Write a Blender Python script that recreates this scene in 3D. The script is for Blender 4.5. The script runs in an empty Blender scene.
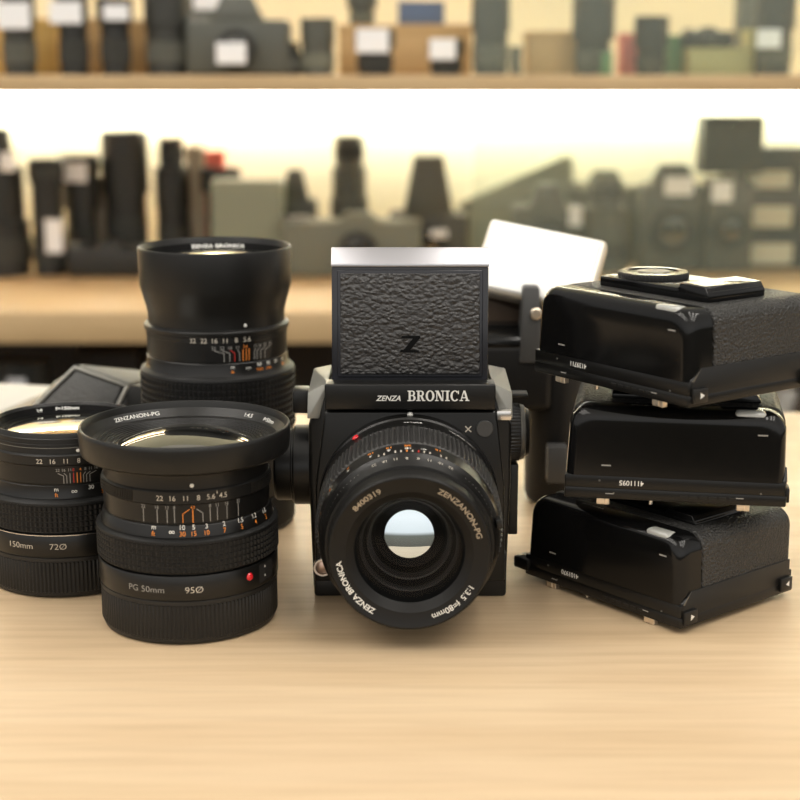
import bpy, bmesh, math, random
from mathutils import Matrix, Vector, noise as mnoise

S = 0.001            # everything below is written in millimetres
R = math.radians
PI = math.pi
rng = random.Random(7)
scene = bpy.context.scene
COL = scene.collection

# ----------------------------------------------------------------------------- materials
MATS = {}

def new_mat(name):
    m = bpy.data.materials.new(name)
    m.use_nodes = True
    nt = m.node_tree
    b = nt.nodes['Principled BSDF']
    MATS[name] = m
    return m, nt, b

def pbr(name, col, rough=0.4, metal=0.0, spec=0.5, coat=0.0, noise=0.0, nscale=300.0, bump=0.0, bscale=900.0):
    m, nt, b = new_mat(name)
    b.inputs['Base Color'].default_value = (*col, 1)
    b.inputs['Roughness'].default_value = rough
    b.inputs['Metallic'].default_value = metal
    b.inputs['Specular IOR Level'].default_value = spec
    b.inputs['Coat Weight'].default_value = coat
    tc = nt.nodes.new('ShaderNodeTexCoord')
    if noise > 0:
        n = nt.nodes.new('ShaderNodeTexNoise'); n.inputs['Scale'].default_value = nscale
        n.inputs['Detail'].default_value = 4
        nt.links.new(tc.outputs['Object'], n.inputs['Vector'])
        mr = nt.nodes.new('ShaderNodeMapRange')
        mr.inputs['To Min'].default_value = max(0.02, rough - noise)
        mr.inputs['To Max'].default_value = min(1, rough + noise)
        nt.links.new(n.outputs['Fac'], mr.inputs['Value'])
        nt.links.new(mr.outputs['Result'], b.inputs['Roughness'])
    if bump > 0:
        n2 = nt.nodes.new('ShaderNodeTexNoise'); n2.inputs['Scale'].default_value = bscale
        nt.links.new(tc.outputs['Object'], n2.inputs['Vector'])
        bp = nt.nodes.new('ShaderNodeBump'); bp.inputs['Strength'].default_value = bump
        bp.inputs['Distance'].default_value = 0.0004
        nt.links.new(n2.outputs['Fac'], bp.inputs['Height'])
        nt.links.new(bp.outputs['Normal'], b.inputs['Normal'])
    return m

pbr('black_paint', (.006, .0058, .0054), .32, spec=.4, noise=.06)
pbr('black_satin', (.008, .0077, .007), .38, spec=.4, noise=.06, bump=.05, bscale=3000)
pbr('black_gloss', (.004, .004, .004), .13, spec=.32, noise=.04)
pbr('plate_black', (.006, .0058, .0054), .3, spec=.35, noise=.05)
pbr('ring_black', (.0085, .008, .0074), .45, spec=.25)
pbr('black_matte', (.012, .0115, .011), .6)
pbr('inner_black', (.002, .002, .002), .6, spec=.08)
pbr('lens_ridge', (.005, .005, .005), .45, spec=.2)
pbr('rib_grey', (.028, .027, .026), .5)
pbr('rubber', (.007, .0069, .0066), .5, spec=.35)
pbr('cap_plastic', (.011, .0103, .0093), .44, spec=.4, noise=.05)
pbr('ink_white', (.78, .77, .72), .5)
pbr('ink_grey', (.30, .29, .27), .5)
pbr('ink_cream', (.55, .50, .42), .5)
pbr('ink_orange', (.80, .25, .03), .5)
pbr('ink_red', (.55, .03, .02), .35)
pbr('red_paint', (.75, .02, .03), .25, coat=.5)
pbr('silver', (.72, .70, .68), .25, metal=1.0)
pbr('hood_metal', (.43, .425, .45), .32, metal=.9)
pbr('dark_metal', (.016, .017, .022), .25, spec=.5)
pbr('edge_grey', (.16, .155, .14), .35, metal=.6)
pbr('shoulder_metal', (.30, .295, .265), .42, metal=.6)
pbr('brass', (.82, .70, .55), .35, metal=.9)
pbr('copper_button', (.62, .45, .36), .3, metal=.8)
pbr('white_panel', (.93, .92, .89), .45)
pbr('panel_rim', (.72, .66, .55), .35, metal=.5)
pbr('brown_plastic', (.075, .05, .032), .5)
pbr('clear_plastic', (.40, .40, .37), .12, spec=.8, coat=.6)
pbr('grey_plastic', (.055, .054, .052), .4)
pbr('maroon_gloss', (.028, .008, .012), .2)
pbr('z_black', (.0015, .0015, .0015), .45, spec=.1)
pbr('lens_text_brown', (.40, .33, .24), .5)
# background things
pbr('bg_black', (.016, .0165, .014), .45)
pbr('bg_soft', (.030, .031, .026), .5)
pbr('bg_haze_grey', (.082, .085, .069), .5)  # dark gear greyed, milky haze painted into the colour
pbr('bg_haze_olive', (.155, .160, .120), .55)  # paler step of the same painted haze
pbr('bg_pale', (.25, .27, .20), .55)
pbr('sticker', (.86, .87, .88), .5)
pbr('sticker_cream', (.62, .60, .47), .5)
pbr('card_tan', (.50, .33, .15), .7, bump=.2, bscale=300)
pbr('card_gold', (.55, .36, .11), .6)
pbr('card_beige', (.42, .37, .28), .7)
pbr('card_olive', (.36, .34, .16), .7)
pbr('card_pink', (.60, .17, .16), .6)
pbr('card_green', (.10, .22, .10), .6)
pbr('card_red', (.80, .18, .13), .6)
pbr('card_blue', (.10, .14, .22), .6)
pbr('paper_white', (.62, .60, .54), .6)
pbr('wall_cream', (.81, .81, .65), .8, bump=.05, bscale=200)
pbr('floor_vinyl', (.20, .17, .14), .5, noise=.1, nscale=20)
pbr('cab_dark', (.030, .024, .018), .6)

def leather(name, col, scale, stretch, strength, rough):
    m, nt, b = new_mat(name)
    b.inputs['Base Color'].default_value = (*col, 1)
    b.inputs['Roughness'].default_value = rough
    tc = nt.nodes.new('ShaderNodeTexCoord')
    mp = nt.nodes.new('ShaderNodeMapping'); mp.inputs['Scale'].default_value = stretch
    nz = nt.nodes.new('ShaderNodeTexNoise'); nz.inputs['Scale'].default_value = scale * .55; nz.inputs['Detail'].default_value = 3
    mix = nt.nodes.new('ShaderNodeMixRGB'); mix.blend_type = 'ADD'; mix.inputs['Fac'].default_value = .0022 * (450 / scale)
    v = nt.nodes.new('ShaderNodeTexVoronoi'); v.feature = 'SMOOTH_F1'; v.inputs['Scale'].default_value = scale
    v.inputs['Smoothness'].default_value = .35
    n2 = nt.nodes.new('ShaderNodeTexNoise'); n2.inputs['Scale'].default_value = scale * 1.7; n2.inputs['Detail'].default_value = 3
    add = nt.nodes.new('ShaderNodeMath'); add.operation = 'MULTIPLY_ADD'; add.inputs[1].default_value = .45
    inv = nt.nodes.new('ShaderNodeMath'); inv.operation = 'SUBTRACT'; inv.inputs[0].default_value = 1.0
    bp = nt.nodes.new('ShaderNodeBump'); bp.inputs['Strength'].default_value = strength; bp.inputs['Distance'].default_value = .0012
    L = nt.links.new
    L(tc.outputs['Object'], mp.inputs['Vector']); L(mp.outputs['Vector'], nz.inputs['Vector'])
    L(mp.outputs['Vector'], mix.inputs['Color1']); L(nz.outputs['Color'], mix.inputs['Color2'])
    L(mix.outputs['Color'], v.inputs['Vector']); L(mp.outputs['Vector'], n2.inputs['Vector'])
    L(v.outputs['Distance'], inv.inputs[1]); L(n2.outputs['Fac'], add.inputs[0]); L(inv.outputs[0], add.inputs[2])
    L(add.outputs[0], bp.inputs['Height']); L(bp.outputs['Normal'], b.inputs['Normal'])
    return m

leather('hood_leather', (.030, .029, .029), 480, (.78, 1, 1.1), 1.0, .36)
leather('fine_leather', (.020, .0195, .018), 800, (1, 1, 1), .8, .45)
leather('grey_leather', (.075, .075, .073), 700, (1, 1, 1), .5, .5)

def wood(name, c0, c1, c2, sx, rough, streak=.5):
    m, nt, b = new_mat(name)
    tc = nt.nodes.new('ShaderNodeTexCoord')
    mp = nt.nodes.new('ShaderNodeMapping'); mp.inputs['Scale'].default_value = (sx, 1, 1)
    n1 = nt.nodes.new('ShaderNodeTexNoise'); n1.inputs['Scale'].default_value = 26; n1.inputs['Detail'].default_value = 6; n1.inputs['Roughness'].default_value = .62
    n1.inputs['Distortion'].default_value = .25
    n2 = nt.nodes.new('ShaderNodeTexNoise'); n2.inputs['Scale'].default_value = 190; n2.inputs['Detail'].default_value = 3
    ramp = nt.nodes.new('ShaderNodeValToRGB')
    e = ramp.color_ramp.elements
    e[0].position = .30; e[0].color = (*c0, 1); e[1].position = .72; e[1].color = (*c2, 1)
    x = ramp.color_ramp.elements.new(.5); x.color = (*c1, 1)
    ramp2 = nt.nodes.new('ShaderNodeValToRGB')
    ramp2.color_ramp.elements[0].position = .33; ramp2.color_ramp.elements[0].color = (.78, .74, .70, 1)
    ramp2.color_ramp.elements[1].position = .58; ramp2.color_ramp.elements[1].color = (1, 1, 1, 1)
    mx = nt.nodes.new('ShaderNodeMixRGB'); mx.blend_type = 'MULTIPLY'; mx.inputs['Fac'].default_value = streak
    L = nt.links.new
    L(tc.outputs['Object'], mp.inputs['Vector']); L(mp.outputs['Vector'], n1.inputs['Vector']); L(mp.outputs['Vector'], n2.inputs['Vector'])
    L(n1.outputs['Fac'], ramp.inputs['Fac']); L(n2.outputs['Fac'], ramp2.inputs['Fac'])
    L(ramp.outputs['Color'], mx.inputs['Color1']); L(ramp2.outputs['Color'], mx.inputs['Color2'])
    L(mx.outputs['Color'], b.inputs['Base Color'])
    b.inputs['Roughness'].default_value = rough
    return m

wood('oak_top', (.53, .38, .225), (.62, .46, .285), (.69, .535, .35), .06, .38, .42)
wood('shelf_wood', (.50, .34, .17), (.56, .39, .20), (.62, .44, .24), .08, .5, .3)

def glass_mat(name, tint, refl, rough=0.0):
    """coated optical glass over a dark barrel: mirror-like reflection on a near-black body"""
    m, nt, b = new_mat(name)
    b.inputs['Base Color'].default_value = (.004, .005, .006, 1)
    b.inputs['Roughness'].default_value = .05
    g = nt.nodes.new('ShaderNodeBsdfGlossy'); g.inputs['Color'].default_value = (*tint, 1); g.inputs['Roughness'].default_value = rough
    lw = nt.nodes.new('ShaderNodeLayerWeight'); lw.inputs['Blend'].default_value = .35
    mr = nt.nodes.new('ShaderNodeMapRange'); mr.inputs['To Min'].default_value = refl; mr.inputs['To Max'].default_value = min(1, refl + .5)
    mx = nt.nodes.new('ShaderNodeMixShader')
    out = nt.nodes['Material Output']
    nt.links.new(lw.outputs['Facing'], mr.inputs['Value']); nt.links.new(mr.outputs['Result'], mx.inputs['Fac'])
    nt.links.new(b.outputs['BSDF'], mx.inputs[1]); nt.links.new(g.outputs['BSDF'], mx.inputs[2])
    nt.links.new(mx.outputs['Shader'], out.inputs['Surface'])
    return m
glass_mat('lens_glass', (1, .98, .90), .8)
glass_mat('lens_glass_dark', (1, .95, .80), .09)
glass_mat('inner_glass', (.82, .93, 1.0), .85)

def clear_glass(name, haze, refl, tint=(1, 1, 1)):
    m, nt, b = new_mat(name)
    nt.nodes.remove(b)
    t = nt.nodes.new('ShaderNodeBsdfTransparent'); t.inputs['Color'].default_value = (*tint, 1)
    d = nt.nodes.new('ShaderNodeBsdfDiffuse'); d.inputs['Color'].default_value = (.74, .80, .64, 1)
    g = nt.nodes.new('ShaderNodeBsdfGlossy'); g.inputs['Roughness'].default_value = .02
    m1 = nt.nodes.new('ShaderNodeMixShader'); m1.inputs['Fac'].default_value = haze
    m2 = nt.nodes.new('ShaderNodeMixShader'); m2.inputs['Fac'].default_value = refl
    L = nt.links.new
    L(t.outputs[0], m1.inputs[1]); L(d.outputs[0], m1.inputs[2]); L(m1.outputs[0], m2.inputs[1]); L(g.outputs[0], m2.inputs[2])
    L(m2.outputs[0], nt.nodes['Material Output'].inputs['Surface'])
    return m
clear_glass('front_glass', 0.0, .010)
clear_glass('door_glass', .055, .02, (.97, .99, .97))
pbr('glass_edge', (.30, .42, .45), .2, spec=.8)

def emit(name, col, st):
    m, nt, b = new_mat(name)
    b.inputs['Base Color'].default_value = (*col, 1)
    b.inputs['Emission Color'].default_value = (*col, 1)
    b.inputs['Emission Strength'].default_value = st
    return m
emit('led', (1, .96, .80), 36)
emit('led_fill', (1, .97, .86), 15)
emit('lamp', (1, .95, .88), 16)

# ----------------------------------------------------------------------------- mesh builder
_text_cache = {}
def text_mesh(body, shear=0.0, offset=0.0):
    offset = offset + .006
    key = (body, shear, offset)
    if key in _text_cache:
        return _text_cache[key]
    def mk(t):
        cu = bpy.data.curves.new('t', 'FONT'); cu.body = t; cu.size = 1; cu.fill_mode = 'FRONT'; cu.shear = shear; cu.offset = offset; cu.resolution_u = 4
        o = bpy.data.objects.new('t', cu); COL.objects.link(o)
        dg = bpy.context.evaluated_depsgraph_get(); dg.update()
        me = bpy.data.meshes.new_from_object(o.evaluated_get(dg))
        vs = [(v.co.x, v.co.y) for v in me.vertices]; fs = [tuple(p.vertices) for p in me.polygons]
        bpy.data.objects.remove(o); bpy.data.curves.remove(cu); bpy.data.meshes.remove(me)
        return vs, fs
    hv, _ = mk('H')
    cap = max(y for _, y in hv) - min(y for _, y in hv)
    vs, fs = mk(body)
    x0 = min(x for x, _ in vs); x1 = max(x for x, _ in vs); y0 = min(y for _, y in hv)
    vs = [((x - (x0 + x1) / 2) / cap, (y - y0) / cap) for x, y in vs]
    _text_cache[key] = (vs, fs, (x1 - x0) / cap)
    return _text_cache[key]

class MB:
    def __init__(self):
        self.v = []; self.f = []; self.m = []; self.mats = []; self.sm = []
    def mi(self, name):
        if name not in self.mats: self.mats.append(name)
        return self.mats.index(name)
    def add(self, vs, fs, mat, xf=None, smooth=True):
        b = len(self.v); i = self.mi(mat)
        for p in vs:
            p = Vector(p)
            if xf is not None: p = xf @ p
            self.v.append(p)
        for f in fs:
            self.f.append(tuple(b + k for k in f)); self.m.append(i); self.sm.append(smooth)
    def bm(self, bm, mat, xf=None, smooth=True):
        bm.verts.ensure_lookup_table(); bm.verts.index_update()
        self.add([v.co.copy() for v in bm.verts], [tuple(v.index for v in f.verts) for f in bm.faces], mat, xf, smooth)
        bm.free()
    def box(self, x0, x1, y0, y1, z0, z1, mat, bev=0.0, seg=2, xf=None, top=None):
        """top = (dx, dy): inset of the upper face (draft)"""
        bm = bmesh.new()
        t = top or (0, 0)
        P = [(x0, y0, z0), (x1, y0, z0), (x1, y1, z0), (x0, y1, z0),
             (x0 + t[0], y0 + t[1], z1), (x1 - t[0], y0 + t[1], z1), (x1 - t[0], y1 - t[1], z1), (x0 + t[0], y1 - t[1], z1)]
        vv = [bm.verts.new(p) for p in P]
        for f in ((3, 2, 1, 0), (4, 5, 6, 7), (0, 1, 5, 4), (1, 2, 6, 5), (2, 3, 7, 6), (3, 0, 4, 7)):
            bm.faces.new([vv[i] for i in f])
        if bev > 0:
            bmesh.ops.bevel(bm, geom=list(bm.edges), offset=bev, segments=seg, profile=.5, affect='EDGES', clamp_overlap=True)
        self.bm(bm, mat, xf)
    def prism(self, poly, h0, h1, mat, bev=0.0, seg=2, axis='Z', xf=None):
        """poly in the plane across the axis: Z -> (x,y), Y -> (x,z), X -> (y,z)"""
        def p3(a, b, h):
            return {'Z': (a, b, h), 'Y': (a, h, b), 'X': (h, a, b)}[axis]
        bm = bmesh.new()
        lo = [bm.verts.new(p3(a, b, h0)) for a, b in poly]; hi = [bm.verts.new(p3(a, b, h1)) for a, b in poly]
        n = len(poly)
        bm.faces.new(lo); bm.faces.new(hi)
        for i in range(n):
            bm.faces.new((lo[i], lo[(i + 1) % n], hi[(i + 1) % n], hi[i]))
        bmesh.ops.recalc_face_normals(bm, faces=list(bm.faces))
        if bev > 0:
            bmesh.ops.bevel(bm, geom=list(bm.edges), offset=bev, segments=seg, profile=.5, affect='EDGES', clamp_overlap=True)
        self.bm(bm, mat, xf)
    def hull(self, pts, mat, bev=0.0, seg=2, xf=None):
        bm = bmesh.new()
        for p in pts: bm.verts.new(p)
        bmesh.ops.convex_hull(bm, input=list(bm.verts))
        bmesh.ops.dissolve_limit(bm, angle_limit=R(2), verts=list(bm.verts), edges=list(bm.edges))
        bmesh.ops.recalc_face_normals(bm, faces=list(bm.faces))
        if bev > 0:
            bmesh.ops.bevel(bm, geom=list(bm.edges), offset=bev, segments=seg, profile=.5, affect='EDGES', clamp_overlap=True)
        self.bm(bm, mat, xf)
    def lathe(self, prof, mat, n=96, xf=None, rib=None, cap0=False, cap1=False):
        """prof: [(r, z)]; rib = (count, base radius): everything outside the base radius is cut into teeth"""
        if rib: n = rib[0] * 4
        vs = []; fs = []
        for r, z in prof:
            for k in range(n):
                a = 2 * PI * k / n
                rr = r
                if rib and r > rib[1]:
                    rr = r if (k % 4) in (0, 1) else rib[1]
                vs.append((rr * math.sin(a), -rr * math.cos(a), z))
        for i in range(len(prof) - 1):
            for k in range(n):
                k2 = (k + 1) % n
                fs.append((i * n + k, i * n + k2, (i + 1) * n + k2, (i + 1) * n + k))
        if cap0: fs.append(tuple(range(n - 1, -1, -1)))
        if cap1: fs.append(tuple((len(prof) - 1) * n + k for k in range(n)))
        self.add(vs, fs, mat, xf)
    def dome(self, r, z, rise, mat, n=72, rings=10, xf=None):
        prof = []
        RR = (r * r + rise * rise) / (2 * abs(rise))
        for i in range(rings + 1):
            t = r * (1 - i / rings)
            t = max(t, .02)
            h = math.sqrt(max(0, RR * RR - t * t)) - (RR - abs(rise))
            prof.append((t, z + math.copysign(h, rise)))
        self.lathe(prof, mat, n, xf, cap1=True)
    # lettering, bent on a cylinder, a ring or laid on a plane
    def text_cyl(self, body, cap, r, z, phi, mat, xf=None, shear=0, off=0, flip=False, slope=0.0, spread=1.0):
        vs, fs, w = text_mesh(body, shear, off)
        out = []
        for x, y in vs:
            y -= .5
            if flip: x, y = -x, -y
            rr = r + slope * y * cap
            a = R(phi) + x * cap * spread / r
            out.append((rr * math.sin(a), -rr * math.cos(a), z + y * cap))
        self.add(out, fs, mat, xf, False)
    def line_cyl(self, r, phi0, z0, phi1, z1, w, mat, xf=None, slope=0.0):
        """a painted stroke on a cylinder"""
        n = max(1, int(abs(phi1 - phi0) / 2) + 1)
        vs = []; fs = []
        dx = R(phi1 - phi0) * r; dz = z1 - z0; L = math.hypot(dx, dz) or 1
        nx, nz = -dz / L * w / 2, dx / L * w / 2
        for i in range(n + 1):
            t = i / n
            for s in (-1, 1):
                a = R(phi0 + (phi1 - phi0) * t) + s * nx / r
                zz = z0 + dz * t + s * nz
                rr = r + slope * (zz - z0)
                vs.append((rr * math.sin(a), -rr * math.cos(a), zz))
        for i in range(n): fs.append((2 * i, 2 * i + 1, 2 * i + 3, 2 * i + 2))
        self.add(vs, fs, mat, xf, False)
    def text_ring(self, body, cap, r, z, a_mid, mat, xf=None, spread=1.0, cone=0.0, off=0.0):
        """clockwise, tops outward, seen from +z"""
        vs, fs, w = text_mesh(body, 0, off)
        out = []
        for x, y in vs:
            a = R(a_mid) - x * cap * spread / r
            h = (y - .5) * cap; rr = r + h * math.cos(R(cone))
            out.append((rr * math.cos(a), rr * math.sin(a), z + h * math.sin(R(cone))))
        self.add(out, fs, mat, xf, False)
    def text_plane(self, body, cap, mat, xf, shear=0, off=0):
        """in the xy plane of xf, x to the right, centred, baseline at -cap/2"""
        vs, fs, w = text_mesh(body, shear, off)
        self.add([(x * cap, (y - .5) * cap, 0) for x, y in vs], fs, mat, xf, False)
        return w * cap
    def poly(self, pts, mat, xf=None):
        self.add([(p[0], p[1], p[2] if len(p) > 2 else 0) for p in pts], [tuple(range(len(pts)))], mat, xf, False)
    def disc(self, r, mat, xf, n=20):
        self.add([(r * math.cos(2 * PI * k / n), r * math.sin(2 * PI * k / n), 0) for k in range(n)], [tuple(range(n))], mat, xf, False)
    def build(self, name, parent=None, sharp=32):
        me = bpy.data.meshes.new(name)
        me.from_pydata([tuple(p * S) for p in self.v], [], self.f)
        for m in self.mats: me.materials.append(MATS[m])
        me.polygons.foreach_set('material_index', self.m)
        me.polygons.foreach_set('use_smooth', self.sm)
        me.update()
        me.set_sharp_from_angle(angle=R(sharp))
        o = bpy.data.objects.new(name, me); COL.objects.link(o)
        if parent is not None: o.parent = parent
        return o

def tag(o, label=None, cat=None, group=None, kind=None):
    if label: o['label'] = label
    if cat: o['category'] = cat
    if group: o['group'] = group
    if kind: o['kind'] = kind
    return o

def thing(name, label, cat, loc=(0, 0, 0), rz=0.0, group=None):
    o = bpy.data.objects.new(name, None); COL.objects.link(o)
    o.empty_display_size = .02
    o.location = [c * S for c in loc]; o.rotation_euler = (0, 0, R(rz))
    return tag(o, label, cat, group)

T = Matrix.Translation
def rot(deg, ax): return Matrix.Rotation(R(deg), 4, ax)
def face_front(x, y, z, tilt=0.0):
    """plane xf for decals on a face looking to -Y: local x -> +X, local y -> +Z"""
    return T((x, y, z)) @ rot(90 - tilt, 'X')
def face_right(x, y, z):
    """plane xf for decals on a face looking to +X"""
    return T((x, y, z)) @ rot(90, 'Z') @ rot(90, 'X')

# ----------------------------------------------------------------------------- camera
CAM_Z, PITCH, FPX = 265.0, 12.5, 1500.0
cam_d = bpy.data.cameras.new('camera')
cam = bpy.data.objects.new('camera', cam_d); COL.objects.link(cam)
cam.location = (0, 0, CAM_Z * S)
cam.rotation_euler = (R(90 - PITCH), 0, 0)
cam_d.sensor_width = 36; cam_d.lens = 36 * FPX / 800
cam_d.clip_start = .01; cam_d.clip_end = 50
cam_d.dof.use_dof = True
cam_d.dof.focus_distance = .742
cam_d.dof.aperture_fstop = 7.6
scene.camera = cam

def depth(D, z): return D * math.cos(R(PITCH)) + (CAM_Z - z) * math.sin(R(PITCH))
def xat(px, D, z): return (px - 400) / FPX * depth(D, z)
def zat(py, D): return CAM_Z - D * math.tan(R(PITCH) + math.atan((py - 400) / FPX))

# ----------------------------------------------------------------------------- setting
b = MB(); b.box(-3500, 3500, -1800, 3000, -930, -900, 'floor_vinyl'); tag(b.build('floor'), 'floor of the shop', kind='structure')
b = MB(); b.box(-3500, 3500, 2640, 2720, -900, 1900, 'wall_cream'); tag(b.build('wall_back'), 'back wall of the shop', kind='structure')

# counter the cameras stand on
ct = thing('counter', 'light oak counter the cameras and lenses stand on', 'counter', (0, 760, -900))
b = MB(); b.box(-1100, 1100, -330, 392, 862, 900, 'oak_top', 2.0)
b.build('worktop', ct)
for sx in (-1, 1):
    b = MB(); b.box(sx * 1060 - 18, sx * 1060 + 18, -300, 340, 0, 862, 'shelf_wood', 1.5); b.build('side_panel', ct)
b = MB(); b.box(-1042, 1042, 300, 318, 60, 862, 'cab_dark', 1); b.build('back_panel', ct)

# display cabinet behind
ZL, ZU = -57.0, 254.5        # tops of the lower and the upper shelf board
cb = thing('display_cabinet', 'lit wooden display cabinet with camera gear on its shelves', 'cabinet', (0, 2000, -900))
def shelf(z0, z1, d1=600):
    b = MB(); b.box(-1500, 1500, 0, d1, z0 + 900, z1 + 900, 'shelf_wood', 1.5); return b.build('shelf_board', cb)
shelf(-100, ZL); shelf(231.5, ZU); shelf(640, 665); shelf(-520, -490)
b = MB(); b.box(-1500, 1500, 600, 620, ZL + 900 - 43, 1565, 'wall_cream'); b.build('back_panel', cb)
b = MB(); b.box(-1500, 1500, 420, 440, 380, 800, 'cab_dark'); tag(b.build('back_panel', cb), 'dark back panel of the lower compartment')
for sx in (-1, 1):
    b = MB(); b.box(sx * 1512 - 12, sx * 1512 + 12, 0, 620, 0, 1565, 'shelf_wood', 1.5); b.build('side_panel', cb)
for z in (231.5, 640):
    b = MB(); b.box(-1480, 1480, 70, 84, z + 900 - 6, z + 900 - .5, 'led_fill', 1); b.build('light_strip', cb)  # added strip near the front edge, brightens the fronts of the shelf things
    b = MB(); b.box(-1480, 1480, 550, 572, z + 900 - 9, z + 900 - .5, 'led', 1); b.build('light_strip', cb)
# sliding glass panes of the cabinet
gp = MB(); gp.box(xat(474, 2000, 100), 1490, 30, 34, ZL + 900.5, 1130.5, 'door_glass')
gp.box(xat(474, 2000, 100), 1490, 30, 34, ZU + 900.5, 1539, 'door_glass')
g = gp
g2 = MB(); g2.box(xat(474, 2000, 100) - 6, xat(474, 2000, 100), 28, 36, ZU + 900.5, 1139, 'glass_edge')

# ----------------------------------------------------------------------------- upright lenses
def rear_part(root, texts, dot=None):
    """the lower half shared by the three standing lenses: ribbed cap, band, rubber grip"""
    c = MB()
    c.lathe([(0.01, 0), (40.5, 0), (42.5, .8), (43.2, 2.5), (43.2, 3.2)], 'cap_plastic', 120)
    c.lathe([(43.2, 3.2), (43.7, 3.6), (43.7, 19), (43.2, 19.4)], 'cap_plastic', rib=(130, 43.1))
    c.lathe([(43.2, 19.4), (43.9, 19.8), (43.9, 21.6), (43.2, 22.2), (30, 22.2)], 'cap_plastic', 120)
    c.build('rear_cap', root)
    m = MB()
    m.lathe([(40, 22.2), (44.0, 22.4), (44.3, 22.9), (44.3, 33.2), (43.8, 34), (42, 34.3), (42, 35.2)], 'black_paint', 120)
    for body, cap, z, phi, mat in texts:
        m.text_cyl(body, cap, 44.38, z, phi, mat, spread=1.14, off=-.012)
    if dot:
        phi, z = dot
        m.lathe([(1.9, 0), (1.9, .5), (1.4, 1.0), (.02, 1.2)], 'red_paint', 20, T((44.2 * math.sin(R(phi)), -44.2 * math.cos(R(phi)), z)) @ rot(phi, 'Z') @ rot(90, 'X'), cap1=True)
        # darker window with index marks beside the dot
        vs = []; fs = []
        for k in range(9):
            a = R(phi + 9 + k * 2.0)
            for zz in (24.2, 33): vs.append((44.36 * math.sin(a), -44.36 * math.cos(a), zz))
        for k in range(8): fs.append((2 * k, 2 * k + 2, 2 * k + 3, 2 * k + 1))
        m.add(vs, fs, 'black_matte', None, False)
        for dz in (26.5, 30.8):
            m.line_cyl(44.42, phi + 15, dz, phi + 15, dz + 1.0, .8, 'ink_white')
    m.build('mount_band', root)
    g = MB()
    prof = [(43.6, 35.2), (44.1, 35.8), (44.1, 36.2)]
    g.lathe([(42, 35.2), (43.9, 35.3), (44.2, 35.8)], 'rubber', 96)
    rows = 5; z0, z1 = 35.8, 49.4
    st = (z1 - z0) / rows
    pr = []
    for i in range(rows):
        zz = z0 + i * st
        pr += [(44.1, zz), (44.75, zz + .25), (44.75, zz + st * .72), (44.1, zz + st * .8)]
    pr.append((44.1, z1))
    g.lathe(pr, 'rubber', rib=(110, 44.1))
    g.lathe([(44.1, z1), (44.75, 49.7), (44.6, 50.6), (43.4, 51.6), (41.0, 52.2)], 'rubber', 120)
    g.build('focus_grip', root)

def scale_texts(m, items):
    for k in items: m.text_cyl(*k)

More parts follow.
